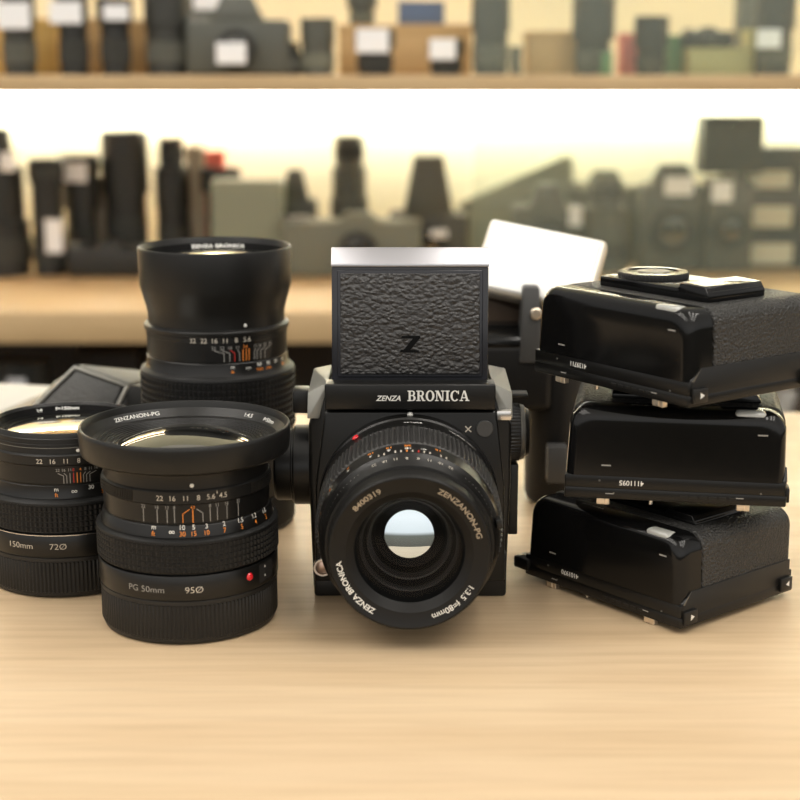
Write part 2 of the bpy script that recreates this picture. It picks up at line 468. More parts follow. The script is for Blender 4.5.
# ---- 50 mm wide angle with broad front hood (front left)
def lens_fifty():
    cx, cy = -103.9, 704.5
    root = thing('camera_lens', 'black wide-angle lens with broad flared rim and red dot, standing foremost on the counter', 'lens', (cx, cy, 0), math.degrees(math.atan2(-cx, cy)), 'lenses standing on the counter')
    rear_part(root, [('PG 50mm', 2.8, 27.6, -28, 'ink_grey'), ('95\u00d8', 2.9, 27.6, 2.5, 'ink_cream')], dot=(40, 29.3))
    m = MB()
    m.lathe([(41, 52.0), (42.6, 52.2), (42.4, 53), (41.2, 57.2), (40.9, 57.6), (40.2, 57.9), (40.2, 58.3), (40.6, 58.7), (40.6, 67.4), (41.2, 67.8)], 'black_paint', 120)
    # distance scale
    for wt, ot, ph in (('m', 'ft', -22.6), ('10', '30', -3.6), ('5', '15', 3.6), ('3', '10', 12), ('2', '7', 24), ('1.5', '5', 37), ('1.2', '4', 50), ('1.0', '3', 63)):
        m.text_cyl(wt, 2.1, 41.45, 57.0, ph, 'ink_white', slope=-.28)
        m.text_cyl(ot, 2.1, 42.3, 54.1, ph, 'ink_orange', slope=-.28)
    m.text_cyl('\u221e', 2.2, 41.9, 55.0, -10.5, 'ink_white', slope=-.28)
    # depth of field lines
    rr = 40.68
    for ph, lab in ((-30.4, '22'), (-20.4, '16'), (-13.6, '11'), (-8.7, '8'), (15, '8'), (20, '11'), (27, '16'), (36, '22')):
        m.line_cyl(rr, ph, 58.9, ph, 65.3, .38, 'ink_grey')
        m.text_cyl(lab, 1.6, rr, 66.3, ph, 'ink_grey')
    m.line_cyl(rr, 3.4, 58.9, 3.4, 65.2, .5, 'ink_orange'); m.text_cyl('4.5', 1.3, rr, 66.2, 3.4, 'ink_orange')
    m.line_cyl(rr, -3.2, 58.9, -3.2, 63.2, .35, 'ink_orange'); m.line_cyl(rr, -3.2, 63.2, 1.2, 65.3, .35, 'ink_orange')
    m.line_cyl(rr, 10, 58.9, 10, 63.2, .35, 'ink_grey'); m.line_cyl(rr, 10, 63.2, 6, 65.3, .35, 'ink_grey')
    m.build('barrel', root)
    a = MB()
    a.lathe([(40.4, 67.6), (41.3, 68), (41.3, 73.6), (40.8, 74.2)], 'black_satin', 120)
    # knurled arcs at both flanks of the aperture ring
    for lo, hi in ((-88, -36), (48, 92)):
        for k in range(int((hi - lo) / 1.7)):
            ph = lo + k * 1.7
            a.box(-.32, .32, -.35, .25, 68.2, 73.3, 'black_satin', .1, 1, rot(ph, 'Z') @ T((0, -41.4, 0)))
    for t, ph in (('22', -18), ('16', -9.4), ('11', -1), ('8', 7.3), ('5.6', 15.6), ('4.5', 24)):
        a.text_cyl(t, 2.4, 41.4, 70.8, ph, 'ink_cream')
    a.line_cyl(41.4, 19.8, 71.8, 19.8, 73.2, .35, 'ink_cream')
    a.build('aperture_ring', root)
    h = MB()
    h.lathe([(40.8, 74.2), (40.4, 74.5), (40.2, 79.5), (40.6, 81.0), (44, 82.6), (49.2, 83.6), (50.6, 84.6), (51.0, 85.6), (51.7, 95.0), (51.5, 96.1), (51.0, 96.8), (50.5, 97.0), (50.0, 96.8), (49.6, 96.0), (49.0, 93.6)], 'black_satin', 128)
    h.lathe([(1.0, 0), (.9, .12), (.02, .15)], 'ink_white', 12, rot(3.4, 'Z') @ T((0, -40.3, 76.4)) @ rot(90, 'X'), cap1=True)
    # text ring and stepped inner rings
    h.lathe([(49.0, 93.6), (45.6, 89.9), (43.0, 89.4)], 'black_satin', 128)
    pr = [(43.0, 89.4)]
    r, z = 43.0, 89.4
    for k in range(6):
        pr += [(r - .3, z - .5), (r - 1.75, z - .3)]
        r -= 1.75; z -= .3
    h.lathe(pr, 'black_satin', 128)
    h.text_ring('ZENZANON-PG', 2.2, 47.2, 91.75, 122, 'ink_white', cone=47, spread=1.18)
    h.text_ring('1:4.5', 2.2, 47.2, 91.75, 46, 'ink_white', cone=47, off=.01)
    h.text_ring('f=50mm', 2.2, 47.2, 91.75, 26, 'ink_white', cone=47, off=.01)
    h.build('front_rim', root)
    g = MB(); g.dome(32.6, 87.6, 6.2, 'lens_glass_dark'); g.build('front_element', root)
    root.scale = (.985, .985, 1.008)
    return root
lens_fifty()

# ---- 150 mm (left)
def lens_onefifty():
    cx, cy = -176.0, 769.0
    root = thing('camera_lens', 'black lens marked 150mm, half hidden behind the wide-angle lens with the red dot', 'lens', (cx, cy, 0), math.degrees(math.atan2(-cx, cy)), 'lenses standing on the counter')
    rear_part(root, [('150mm', 2.9, 28.2, -35, 'ink_cream'), ('72\u00d8', 2.9, 28.2, -9, 'ink_cream')])
    m = MB()
    m.lathe([(43.6, 33.4), (44.35, 33.7), (44.35, 34.1), (43.6, 34.3)], 'silver', 120)
    m.lathe([(41, 52.0), (41.4, 52.4), (40.9, 53.2), (40.6, 58.8), (40.1, 59.2), (40.1, 59.6), (40.5, 60.0), (40.5, 69.2), (40.9, 69.6)], 'black_paint', 120)
    c0 = 6.0
    rr = 40.58
    # depth-of-field fan: labels spread wider than their lines
    offs = [(-9.5, -13.5, '22', 'ink_grey'), (-7.3, -9.2, '16', 'ink_grey'), (-5.0, -5.0, '11', 'ink_grey'), (-2.5, -2.5, '8', 'ink_red'), (2.4, 2.4, '4', 'ink_orange'), (4.4, 6.0, '8', 'ink_grey'), (6.6, 9.6, '11', 'ink_grey'), (9, 14, '16', 'ink_grey')]
    for a0, a1, lab, mt in offs:
        m.line_cyl(rr, c0 + a0, 60.2, c0 + a0, 64.2, .36, mt)
        m.line_cyl(rr, c0 + a0, 64.2, c0 + a1, 65.6, .36, mt)
        m.text_cyl(lab, 1.5, rr, 67.2, c0 + a1, mt)
    m.line_cyl(rr, c0, 60.2, c0, 65.6, .5, 'ink_orange')
    for wt, ot, ph in (('m', 'ft', -9), ('30', '', 15.5), ('15', '50', 25), ('10', '30', 35), ('7', '20', 46)):
        m.text_cyl(wt, 2.1, 40.9, 57.4, ph, 'ink_white')
        if ot: m.text_cyl(ot, 2.1, 41.0, 54.4, ph, 'ink_orange')
    m.text_cyl('\u221e', 2.4, 40.95, 56.0, 3.5, 'ink_white')
    m.build('barrel', root)
    a = MB()
    a.lathe([(40.4, 69.4), (41.0, 69.8), (41.0, 74.4), (40.6, 75.0)], 'black_satin', 120)
    for t, ph in (('22', -20), ('16', -10.5), ('11', -1.5), ('8', 7.5), ('5.6', 17), ('4', 26)):
        a.text_cyl(t, 2.4, 41.08, 71.9, ph, 'ink_cream')
    a.build('aperture_ring', root)
    h = MB()
    h.lathe([(40.6, 75.0), (40.0, 75.3), (39.6, 80.0), (39.2, 80.2), (39.0, 82.6), (38.6, 82.9), (38.2, 84.6), (37.8, 85.3), (37.2, 85.4), (36.7, 84.8), (36.2, 83.8)], 'black_satin', 128)
    h.lathe([(39.75, 78.2), (39.9, 78.25), (39.9, 78.5), (39.7, 78.6)], 'edge_grey', 128)
    h.lathe([(.9, 0), (.8, .12), (.02, .15)], 'ink_white', 12, rot(7.5, 'Z') @ T((0, -39.9, 76.8)) @ rot(90, 'X'), cap1=True)
    h.lathe([(36.2, 83.8), (33.6, 81.0), (32.4, 80.8), (31.6, 80.4), (30.6, 81.0), (29.5, 80.2)], 'inner_black', 128)
    h.text_ring('1:4', 2.0, 34.85, 82.45, 113, 'ink_white', off=.015, cone=47)
    h.text_ring('f=150mm', 2.0, 34.85, 82.45, 88, 'ink_white', off=.015, cone=47, spread=1.2)
    h.build('front_rim', root)
    g = MB(); g.dome(30.0, 80.4, 1.3, 'lens_glass'); g.build('front_element', root)
lens_onefifty()

# ---- tall 250 mm telephoto behind
def lens_tele():
    cx, cy = -107.0, 865.0
    root = thing('camera_lens', 'tall black telephoto lens with a wide cup-shaped front, standing behind the wide-angle lens', 'lens', (cx, cy, 0), math.degrees(math.atan2(-cx, cy)), 'lenses standing on the counter')
    c = MB()
    c.lathe([(0.01, 0), (42, 0), (44, 1), (44.6, 3)], 'cap_plastic', 120)
    c.lathe([(44.6, 3), (45.0, 3.4), (45.0, 21), (44.6, 21.4), (30, 22)], 'cap_plastic', rib=(130, 44.5))
    c.build('rear_cap', root)
    m = MB()
    m.lathe([(42, 22), (45, 22.3), (45.2, 23), (45.2, 58), (44.8, 58.8), (43, 59)], 'black_paint', 120)
    m.lathe([(43, 95), (43.3, 95.6), (42.4, 97.6), (41.9, 102.2), (41.4, 102.7), (41.4, 103.2), (41.7, 103.5), (41.7, 114.6), (41.4, 115)], 'black_paint', 120)
    rr = 41.78; c0 = 22.0
    offs = [(-17, -25, '32'), (-12.5, -18.5, '22'), (-8.5, -12, '16'), (-4.5, -6, '11'), (8.5, 9.5, '11'), (11, 14, '16'), (14.5, 19, '22'), (19, 25, '32')]
    for a0, a1, lab in offs:
        mt = 'ink_red' if a0 == -8.5 else 'ink_grey'
        m.line_cyl(rr, c0 + a0, 103.8, c0 + a0, 108.6, .42, mt)
        m.line_cyl(rr, c0 + a0, 108.6, c0 + a1, 110.4, .42, mt)
        m.text_cyl(lab, 1.9, rr, 111.7, c0 + a1, 'ink_grey')
    for d in (-1.6, 1.2, 3.6): m.line_cyl(rr, c0 + d, 103.8, c0 + d, 110.6, .5, 'ink_orange')
    m.text_cyl('5.6', 1.7, rr, 112.0, c0 + .6, 'ink_orange')
    for wt, ot, ph in (('m', 'ft', 11.5), ('50', '250', 34.6), ('30', '100', 44), ('20', '', 53), ('15', '50', 64)):
        m.text_cyl(wt, 2.3, 42.15, 100.7, ph, 'ink_white', off=.01)
        if ot: m.text_cyl(ot, 2.4, 42.55, 97.6, ph, 'ink_orange', off=.02)
    m.text_cyl('\u221e', 2.6, 42.35, 99.4, 24.5, 'ink_white', off=.01)
    m.build('barrel', root)
    g = MB()
    g.lathe([(43, 59), (46, 59.4), (46.2, 60)], 'rubber', 96)
    pr = []
    for i in range(9):
        zz = 60 + i * 3.6
        pr += [(45.5, zz), (46.4, zz + .4), (46.4, zz + 2.5), (45.5, zz + 2.8)]
    pr.append((45.5, 92.4))
    g.lathe(pr, 'rubber', rib=(100, 45.5))
    g.lathe([(45.5, 92.4), (46.2, 92.8), (45.8, 94.2), (44.6, 95.2), (42.6, 95.8)], 'rubber', 120)
    g.build('focus_grip', root)
    a = MB()
    a.lathe([(41.2, 114.3), (42.0, 114.7), (42.0, 117.6), (42.9, 118), (43.1, 120.0), (42.7, 120.8), (41.2, 121.2)], 'black_satin', 120)
    for t, ph in (('32', -19.4), ('22', -10.6), ('16', -2), ('11', 6.2), ('8', 15), ('5.6', 24)):
        a.text_cyl(t, 2.8, 42.08, 116.0, ph, 'ink_cream', off=.01)
    a.build('aperture_ring', root)
    h = MB()
    h.lathe([(41.2, 121.2), (40.6, 121.5), (40.6, 127.5), (41.4, 131), (44.0, 140.0), (44.8, 143.0), (45.5, 163.4), (45.2, 164.6), (44.5, 165.0), (43.8, 164.6), (43.3, 163.6), (42.6, 161.5)], 'black_satin', 128)
    h.lathe([(1.0, 0), (.9, .12), (.02, .15)], 'ink_white', 12, rot(23.5, 'Z') @ T((0, -40.8, 123.6)) @ rot(90, 'X'), cap1=True)
    h.lathe([(42.6, 161.5), (39.4, 157.9), (37.5, 157.7), (36.5, 157.2), (35, 157.4)], 'inner_black', 128)
    h.text_ring('ZENZA BRONICA', 2.5, 41.0, 159.85, 87, 'ink_white', spread=1.25, off=.02, cone=48)
    h.build('front_rim', root)
    e = MB(); e.dome(35.6, 157.6, 4.0, 'lens_glass'); e.build('front_element', root)
    root.scale = (.975, .975, 1)
lens_tele()

# ----------------------------------------------------------------------------- medium format camera
def slab_letters():
    """slab-serif capitals of the name plate; unit cap height -> list of polygons, advance"""
    def rect(x0, x1, y0, y1): return [(x0, y0), (x1, y0), (x1, y1), (x0, y1)]
    def band(cx, cy, rx, ry, ix, iy, a0, a1, n=18):
        o = []
        for k in range(n):
            p, q = R(a0 + (a1 - a0) * k / n), R(a0 + (a1 - a0) * (k + 1) / n)
            o.append([(cx + ix * math.cos(p), cy + iy * math.sin(p)), (cx + rx * math.cos(p), cy + ry * math.sin(p)), (cx + rx * math.cos(q), cy + ry * math.sin(q)), (cx + ix * math.cos(q), cy + iy * math.sin(q))])
        return o
    L = {}
    L['B'] = [rect(.12, .34, 0, 1), rect(0, .5, .9, 1), rect(0, .5, 0, .1), rect(.3, .5, .47, .57)] + band(.5, .74, .29, .26, .09, .16, -90, 90) + band(.52, .285, .33, .285, .11, .185, -90, 90), .92
    L['R'] = [rect(.12, .34, 0, 1), rect(0, .5, .9, 1), rect(0, .46, 0, .1), rect(.3, .5, .45, .55), [(.42, .48), (.64, .50), (.84, .06), (.62, .06)], rect(.62, .95, 0, .1)] + band(.5, .725, .30, .275, .10, .175, -90, 90), .98
    L['O'] = band(.46, .5, .46, .52, .23, .42, 0, 360, 36), .98
    L['N'] = [rect(.13, .24, 0, 1), rect(.76, .87, 0, 1), rect(0, .37, 0, .1), rect(.62, 1.0, .9, 1), rect(0, .3, .9, 1), [(.10, 1), (.36, 1), (.87, 0), (.66, 0)]], 1.06
    L['I'] = [rect(.13, .35, 0, 1), rect(0, .48, .9, 1), rect(0, .48, 0, .1)], .55
    L['C'] = band(.47, .5, .47, .52, .24, .42, 42, 318, 28) + [rect(.78, .88, .66, 1.0), [(.70, .84), (.84, .78), (.84, .9), (.72, .96)]], .96
    L['A'] = [[(.40, 1), (.52, 1), (.20, .06), (.09, .06)], [(.40, 1), (.60, 1), (.93, .06), (.70, .06)], rect(.25, .74, .27, .37), rect(0, .36, 0, .1), rect(.60, 1.04, 0, .1)], 1.06
    return L

def main_camera():
    root = thing('medium_format_camera', 'black medium format camera with raised leather hood, facing front at the middle of the counter', 'camera', (5, 760, 0))
    # body shell
    m = MB()
    m.prism([(-49.5, 2), (49.5, 2), (51.2, 60), (51.2, 90), (40, 109), (-40, 109), (-51.2, 90), (-51.2, 60)], -26, 46, 'black_satin', 2.0, 3, 'Y')
    m.box(-49, -31, -31, -8, 0, 12, 'black_satin', 1.8)
    m.box(31, 49.5, -31, -8, 0, 24, 'black_satin', 1.8)
    m.box(-46, 46, -24, 44, 0, 4, 'black_matte', 1)
    m.box(-60, -51, -12, 2, 92, 104, 'black_satin', 1.2)                       # strap lug block
    m.box(50, 61, -6, 4, 99, 101, 'black_satin', .6)
    m.lathe([(.9, 0), (.9, .5), (.02, .6)], 'edge_grey', 14, T((43.5, -31, 21)) @ rot(90, 'X'), cap1=True)
    m.build('body_shell', root)
    # side strip below the dial
    m = MB(); m.box(51.3, 56.5, -8, 2, 26, 64, 'black_satin', .8); m.build('side_rail', root)
    # shoulders
    for s in (-1, 1):
        m = MB()
        pts = [(s * x, y, z) for x, y, z in ((51.6, -27.4, 93), (45.5, -27.4, 93), (51.2, -25, 106), (41, -25, 111), (50.5, 17, 110), (41, 17, 112), (51.2, 17, 93), (41, 17, 93))]
        m.hull(pts, 'shoulder_metal', .5)
        m.build('shoulder_trim', root)
    m = MB(); m.box(43, 50.5, -34, -26.5, 93.5, 98.5, 'silver', .8); m.build('release_latch', root)
    # front plate
    m = MB()
    m.prism([(-42.5, 98), (43, 98), (47.5, 60), (48.5, 9), (-48.5, 9), (-47.5, 60)], -33, -25, 'black_paint', 1.2, 3, 'Y')
    xf = face_front(29, -33.1, 89)
    for a in (45, -45):
        m.poly([(-2.1, -.28), (2.1, -.28), (2.1, .28), (-2.1, .28)], 'ink_cream', xf @ T((0, 0, .02 if a > 0 else 0)) @ rot(a, 'Z'))
    m.lathe([(4.3, 0), (4.3, .7), (3.9, 1.1), (.02, 1.1)], 'grey_plastic', 32, T((37.2, -33, 89.2)) @ rot(90, 'X'), cap1=True)
    m.lathe([(1.5, 0), (1.5, 1.6), (1.1, 2.2), (.02, 2.4)], 'ink_white', 18, T((0, -33.5, 96.6)) @ rot(90, 'X'), cap1=True)
    m.lathe([(.7, 0), (.6, .5), (.02, .6)], 'brass', 12, T((44.2, -33, 35.5)) @ rot(90, 'X'), cap1=True)
    m.build('front_plate', root)
    # name plate
    m = MB()
    m.box(-42.2, 42.2, -37, -24, 99.6, 112.6, 'black_paint', .8, 3)
    L = slab_letters(); cap = 5.3; sx = .89
    adv = sum(L[c][1] for c in 'BRONICA') * cap * sx
    x = 29.4 - adv
    for ch in 'BRONICA':
        polys, a = L[ch]
        for j, p in enumerate(polys):
            m.poly([(x + px * cap * sx, py * cap) for px, py in p], 'ink_white', face_front(0, -37.08 - .004 * j, 104.2))
        x += a * cap * sx
    m.text_plane('ZENZA', 2.7, 'ink_white', face_front(-10.8, -37.08, 105.6), .3, .015)
    m.build('name_plate', root)
    # viewing hood
    tilt = math.degrees(math.atan2(7.5, 58))
    HF = T((0, -26, 110)) @ rot(-tilt, 'X')            # local: x right, y depth, z up the panel
    m = MB()
    m.box(-39, 39, 0, 4, .5, 59, 'dark_metal', .6, 2, HF)
    m.prism([(-.6, 58.8), (-.6, 60.2), (4.8, 68.6), (7.5, 68.6), (7.5, 58.8)], -39.3, 39.3, 'hood_metal', .5, 2, 'X', HF)
    for s in (-1, 1):
        m.prism([(4, 1), (56, 1), (50, 50), (4, 62)], s * 37.6 - .8, s * 37.6 + .8, 'black_matte', .2, 1, 'X', HF)
    m.box(-38, 38, 52, 54, .5, 52, 'black_matte', .4, 1, HF)
    hood = m.build('viewing_hood', root)
    m = MB()
    m.box(-36.2, 36.2, -1.0, 1, 3.8, 57.4, 'dark_metal', .8, 3, HF)
    m.box(-34.7, 34.7, -1.7, 0, 5.4, 55.6, 'hood_leather', .7, 3, HF)
    # Z emblem pressed in the leather
    zf = HF @ T((0.2, -1.95, 20.5)) @ rot(90, 'X') @ Matrix.Diagonal((1.05, 1.15, 1, 1))
    for p in ([(-4.6, 2.5), (4.8, 2.5), (4.4, 3.6), (-4.0, 3.6)], [(-5.0, -3.6), (4.4, -3.6), (3.8, -2.5), (-4.6, -2.5)], [(-3.4, -2.6), (-.2, -2.6), (4.5, 2.6), (1.3, 2.6)]):
        m.poly(p, 'z_black', zf)
    m.build('leather_panel', hood)
    # winding knob on the viewer's left, dial on the right
    K = T((-51.5, 4, 61)) @ rot(-90, 'Y')
    m = MB()
    m.lathe([(21.0, -1), (21.0, 8.2), (20.4, 8.8), (19.6, 9), (19.6, 9.6), (18.8, 10.2), (18.8, 17.6), (17.8, 18.8), (12, 19.2), (.02, 19.2)], 'black_paint', 64, K, cap1=True)
    m.build('winding_knob', root)
    K = T((51, -2, 80)) @ rot(90, 'Y')
    m = MB()
    m.lathe([(15, 0), (15, 5.5), (14.5, 6)], 'black_satin', rib=(48, 14.5), xf=K)
    m.lathe([(14.5, 6), (14.6, 6.4), (14.0, 8.2), (13, 8.6)], 'edge_grey', 64, K)
    m.lathe([(13, 8.6), (12, 10.5), (.02, 10.5)], 'black_satin', 64, K, cap1=True)
    m.build('side_dial', root)
    # shutter button
    m = MB(); K = T((-44.2, -31.5, 17.2)) @ rot(90, 'X')
    m.lathe([(4.9, 0), (4.9, 3.6), (4.5, 4.2), (3.7, 4.2), (3.5, 3.4)], 'silver', 40, K)
    m.dome(3.5, 3.0, 1.0, 'copper_button', 32, 6, K)
    m.build('shutter_button', root)
    # ---- mounted lens: axis to the viewer. local z = distance in front of the body plate, phi 180 = top
    A = T((-.6, -33, 51.4)) @ rot(92.2, 'X') @ Matrix.Diagonal((.985, .985, 1, 1))
    AF = A @ T((0, 0, 2.2)) @ Matrix.Diagonal((1.01, 1.01, 1, 1))
    m = MB()
    m.lathe([(46.0, -2.5), (46.0, 5.0), (45.2, 5.8), (44.6, 16.5), (44.2, 17)], 'black_paint', 128, A)
    m.lathe([(1.9, 0), (1.8, .6), (1.2, 1.1), (.02, 1.3)], 'red_paint', 20, A @ rot(180 + 36, 'Z') @ T((0, -45.3, 9.5)) @ rot(90, 'X'), cap1=True)
    for t, ph in (('95', 181.5), ('PG', 177.2), ('80', 173.2)):
        m.text_cyl(t, 1.8, 45.1, 10.5, ph, 'ink_white', A)
    m.text_cyl('ZENZA BRONICA', 1.5, 45.1, 9.5, 143, 'ink_white', A)
    m.lathe([(44.0, 44), (43.8, 44.6), (43.0, 55.4), (41.2, 57.4), (40.2, 62), (39.2, 63.4), (38.4, 66.5)], 'black_paint', 128, A)
    for k, (wt, ot, ph) in enumerate((('', '15', 162), ('\u221e', '', 171), ('10', '30', 181), ('5', '15', 193), ('3', '10', 205), ('2', '7', 222), ('1.5', '5', 240), ('1.2', '4', 257), ('1', '3', 270))):
        if ot: m.text_cyl(ot, 2.5, 43.75, 46.4, ph, 'ink_orange', A, off=.02)
        if wt: m.text_cyl(wt, 2.5, 43.5, 49.7, ph, 'ink_white', A, off=.02)
    for k in range(-6, 7):
        ph = 178 + k * 3.6
        mt = {-1: 'ink_red', 1: 'ink_orange', 0: 'ink_cream'}.get(k, 'ink_cream')
        if abs(k) != 4: m.line_cyl(43.35, ph, 51.9, ph, 55.0, .75, mt, A)
    for k, t in enumerate(('22', '16', '11', '8', '8', '11', '16', '22')):
        m.text_cyl(t, 1.8, 41.25, 58.4, 178 + (k - 3.5) * 7.4, 'ink_cream', A, slope=-.25)
    for k in range(12):
        m.line_cyl(41.0, 216 + k * 3.2, 58.4, 216 + k * 3.2, 59.4, .7, 'ink_grey', A)
        m.line_cyl(41.0, 105 + k * 3.2, 58.4, 105 + k * 3.2, 59.4, .7, 'ink_grey', A)
    m.box(-2.2, 2.2, -1.2, 1.5, 53, 60, 'black_satin', .5, 2, A @ rot(180 - 78, 'Z') @ T((0, -43.4, 0)))
    lens = m.build('lens', root)
    g = MB()
    g.lathe([(43.6, 17), (45.2, 17.4), (45.7, 18.4), (45.6, 41), (44.8, 43), (43.4, 44)], 'rib_grey', rib=(110, 44.3), xf=A)
    g.build('focus_ring', lens)
    f = MB()
    f.lathe([(39.4, 63), (38.2, 63.3), (37.9, 70.5), (37.5, 72.2), (36.9, 72.9), (36.2, 73.0), (35.7, 72.7), (29.4, 71.6), (28.8, 71.0), (26.8, 69.6), (25.6, 68.4)], 'ring_black', 128, AF)
    for t, a, sp, mt in (('8400319', 127, 1.2, 'lens_text_brown'), ('ZENZANON-PG', 40, 1.17, 'lens_text_brown'), ('ZENZA BRONICA', 213.5, 1.05, 'ink_white')):
        f.text_ring(t, 2.65, 32.9, 72.35, a, mt, AF, spread=sp, cone=10, off=.012)
    f.text_ring('1:3.5', 2.7, 32.9, 72.35, -36, 'ink_white', AF, cone=10, spread=1.1)
    f.text_ring('f=80mm', 2.7, 32.9, 72.35, -58.5, 'ink_white', AF, cone=10, spread=1.12)
    f.build('front_ring', lens)
    i = MB()
    i.lathe([(25.6, 68.4), (25.2, 64), (23.4, 60)], 'inner_black', 96, AF)
    i.lathe([(23.4, 60), (22.9, 59.6), (22.0, 57.2)], 'lens_ridge', 96, AF)
    i.lathe([(22.0, 57.2), (20.2, 53.4)], 'inner_black', 96, AF)
    i.lathe([(20.2, 53.4), (19.4, 53.0), (18.0, 50.0)], 'lens_ridge', 96, AF)
    i.lathe([(18.0, 50.0), (16.4, 46.5), (13.0, 45.6), (11.8, 44.6)], 'inner_black', 96, AF)
    i.build('inner_barrel', lens)
    e = MB(); e.dome(12.0, 44.4, 1.0, 'inner_glass', 72, 14, AF @ T((0, 0, 44.2)) @ rot(-11.5, 'X') @ T((0, 0, -44.2))); e.build('rear_element', lens)
    e = MB(); e.dome(25.4, 66.4, 3.4, 'front_glass', 72, 10, AF); e.build('front_element', lens)
main_camera()

# ----------------------------------------------------------------------------- film backs
def film_back(label, loc, rz, serial, up=0.0, glare='silver', lug=False):
    """long side faces local -Y; lies on its mount plate; hooks at z = 0"""
    root = thing('film_back', label, 'film back', loc, rz, 'film backs stacked on the counter')
    X0, X1, Y0, Y1 = -53, 53, -44, 44
    p = MB()
    p.box(X0, X1, Y0, Y1, 3, 8.5, 'plate_black', .9)
    p.box(X0, X1 - .6, Y0 + .4, Y1 - .6, 8, 14.4, 'plate_black', .6)
    if lug: p.box(X0 - 7, X0 + 4, Y0 - 2, Y0 + 8, 5.5, 12, 'plate_black', 1.2)           # lug at the far end
    p.prism([(Y0 + 2.0, 3.2), (Y0 + 2.0, 15), (Y0 + 8, 20.5), (Y1 - 3, 20.5), (Y1 - 3, 3.2)], X1 - 6, X1 - .2, 'black_satin', .5, 2, 'X')
    # glint along the chamfer, put in as a paler grey strip
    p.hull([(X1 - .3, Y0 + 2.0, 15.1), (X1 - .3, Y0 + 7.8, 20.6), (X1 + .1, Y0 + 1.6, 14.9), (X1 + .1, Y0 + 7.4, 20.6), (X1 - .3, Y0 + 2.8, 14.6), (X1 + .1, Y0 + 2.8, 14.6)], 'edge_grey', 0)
    p.text_plane(serial, 2.45, 'ink_white', face_front(X0 + 32.5, Y0 + .3, 11.2) @ rot(180, 'Z'), off=.012)
    for x, z in ((X0 + 22, 5.8), (X1 - 22, 6.4)):
        p.poly([(-2, -.25), (2, -.25), (2, .25), (-2, .25)], 'ink_grey', face_front(x, Y0 - .06, z))
    # faint embossed words on the mount plate
    for k in range(6):
        p.box(X1 - 50 + k * 4.6, X1 - 46.6 + k * 4.6, Y0 - .25, Y0 + .2, 5.2, 6.6, 'black_satin', .1, 1)
    for x, z in ((X0 + 17, 12), (X0 + 24, 6.2), (X1 - 12, 9)):
        p.lathe([(.55, 0), (.45, .35), (.02, .4)], 'edge_grey', 10, T((x, Y0 + .3, z)) @ rot(90, 'X'), cap1=True)
    p.build('mount_plate', root)
    # hooks and pin
    for x in (X0 + 19, X1 - 20):
        h = MB()
        h.box(x - 3.2, x + 3.0, Y0 + 1.0, Y0 + 4.2, 0, 3.2, 'brass', .3, 1)
        h.box(x - 3.2, x + .8, Y0 + .4, Y0 + 1.2, .5, 3.2, 'brass', .2, 1)
        h.build('hook', root)
        h = MB(); h.box(x - 3.2, x + 3.0, Y1 - 5, Y1 - 2, 0, 3.2, 'brass', .3, 1); h.build('hook', root)
    h = MB(); h.lathe([(.02, .4), (1.0, .4), (1.2, .8), (1.2, 3.2)], 'silver', 16, T((X0 + 42, Y0 + 4, 0))); h.build('pin', root)
    # latches with white triangles on the short side
    for y, d in ((Y0 + 6.5, 1), (Y1 - 7, -1)):
        l = MB()
        l.box(X1 - .6, X1 + 1.5, y - 4.6, y + 4.6, 4.8, 11.6, 'black_satin', .5)
        l.poly([(-1.2 * d + .6, -1.5), (1.6 * d + .6, 0), (-1.2 * d + .6, 1.5)], 'ink_white', face_right(X1 + 1.58, y, 8.2))
        l.build('latch', root)
    # glossy end cover
    c = MB()
    bm = bmesh.new()
    prof = []                                    # outline in (x, z) with rounded upper corners
    def arc(cx, cz, r, a0, a1, n=7): return [(cx + r * math.cos(R(a0 + (a1 - a0) * k / n)), cz + r * math.sin(R(a0 + (a1 - a0) * k / n))) for k in range(n + 1)]
    H = 47.0
    rings = []
    # successive rings from the seam to the face, the last ones shrinking to round the front edge
    for yy, ins in ((Y0 + 15, 0.0), (Y0 + 7.0, .0), (Y0 + 4.4, .5), (Y0 + 2.6, 1.4), (Y0 + 1.3, 2.8), (Y0 + .6, 4.6), (Y0 + .3, 7.0)):
        xa, xb, r = X0 + 1.6 + ins * .75, X1 - 1.2 - ins * .75, 9.0
        top_ = H - ins * .9
        pts = [(xa - 1.4, 14.2)] + arc(xa + r, top_ - r, r, 180, 90) + arc(xb - r, top_ - r, r, 90, 0) + [(xb + .6, 14.4)]
        rings.append([bm.verts.new((px, yy, pz)) for px, pz in pts])
    n = len(rings[0])
    for a_, b_ in zip(rings, rings[1:]):
        for k in range(n - 1): bm.faces.new((a_[k], a_[k + 1], b_[k + 1], b_[k]))
    bm.faces.new(rings[-1]); bm.faces.new(list(reversed(rings[0])))
    bmesh.ops.recalc_face_normals(bm, faces=list(bm.faces))
    c.bm(bm, 'black_gloss')
    for x, z in ((X1 - 12.5, 37.0), (X0 + 20, 19.5)):
        c.poly([(-2.3, -.35), (2.3, -.35), (2.3, .35), (-2.3, .35)], 'ink_grey', face_front(x, Y0 + .2, z))
    c.text_plane('ZENZA BRONICA', 1.25, 'ink_grey', T((X0 + 38, Y0 + 10.5, H + .06)) @ rot(0, 'Z'))
    c.build('end_cover', root)
    w = MB()
    w.box(X1 - 26, X1 - 11.0, Y0 + 2.0, Y0 + 9.5, H - 6.2, H + .5, 'clear_plastic', 2.0, 3)
    w.build('counter_window', root)
    # leather covered body
    s = MB()
    bm = bmesh.new(); rings = []
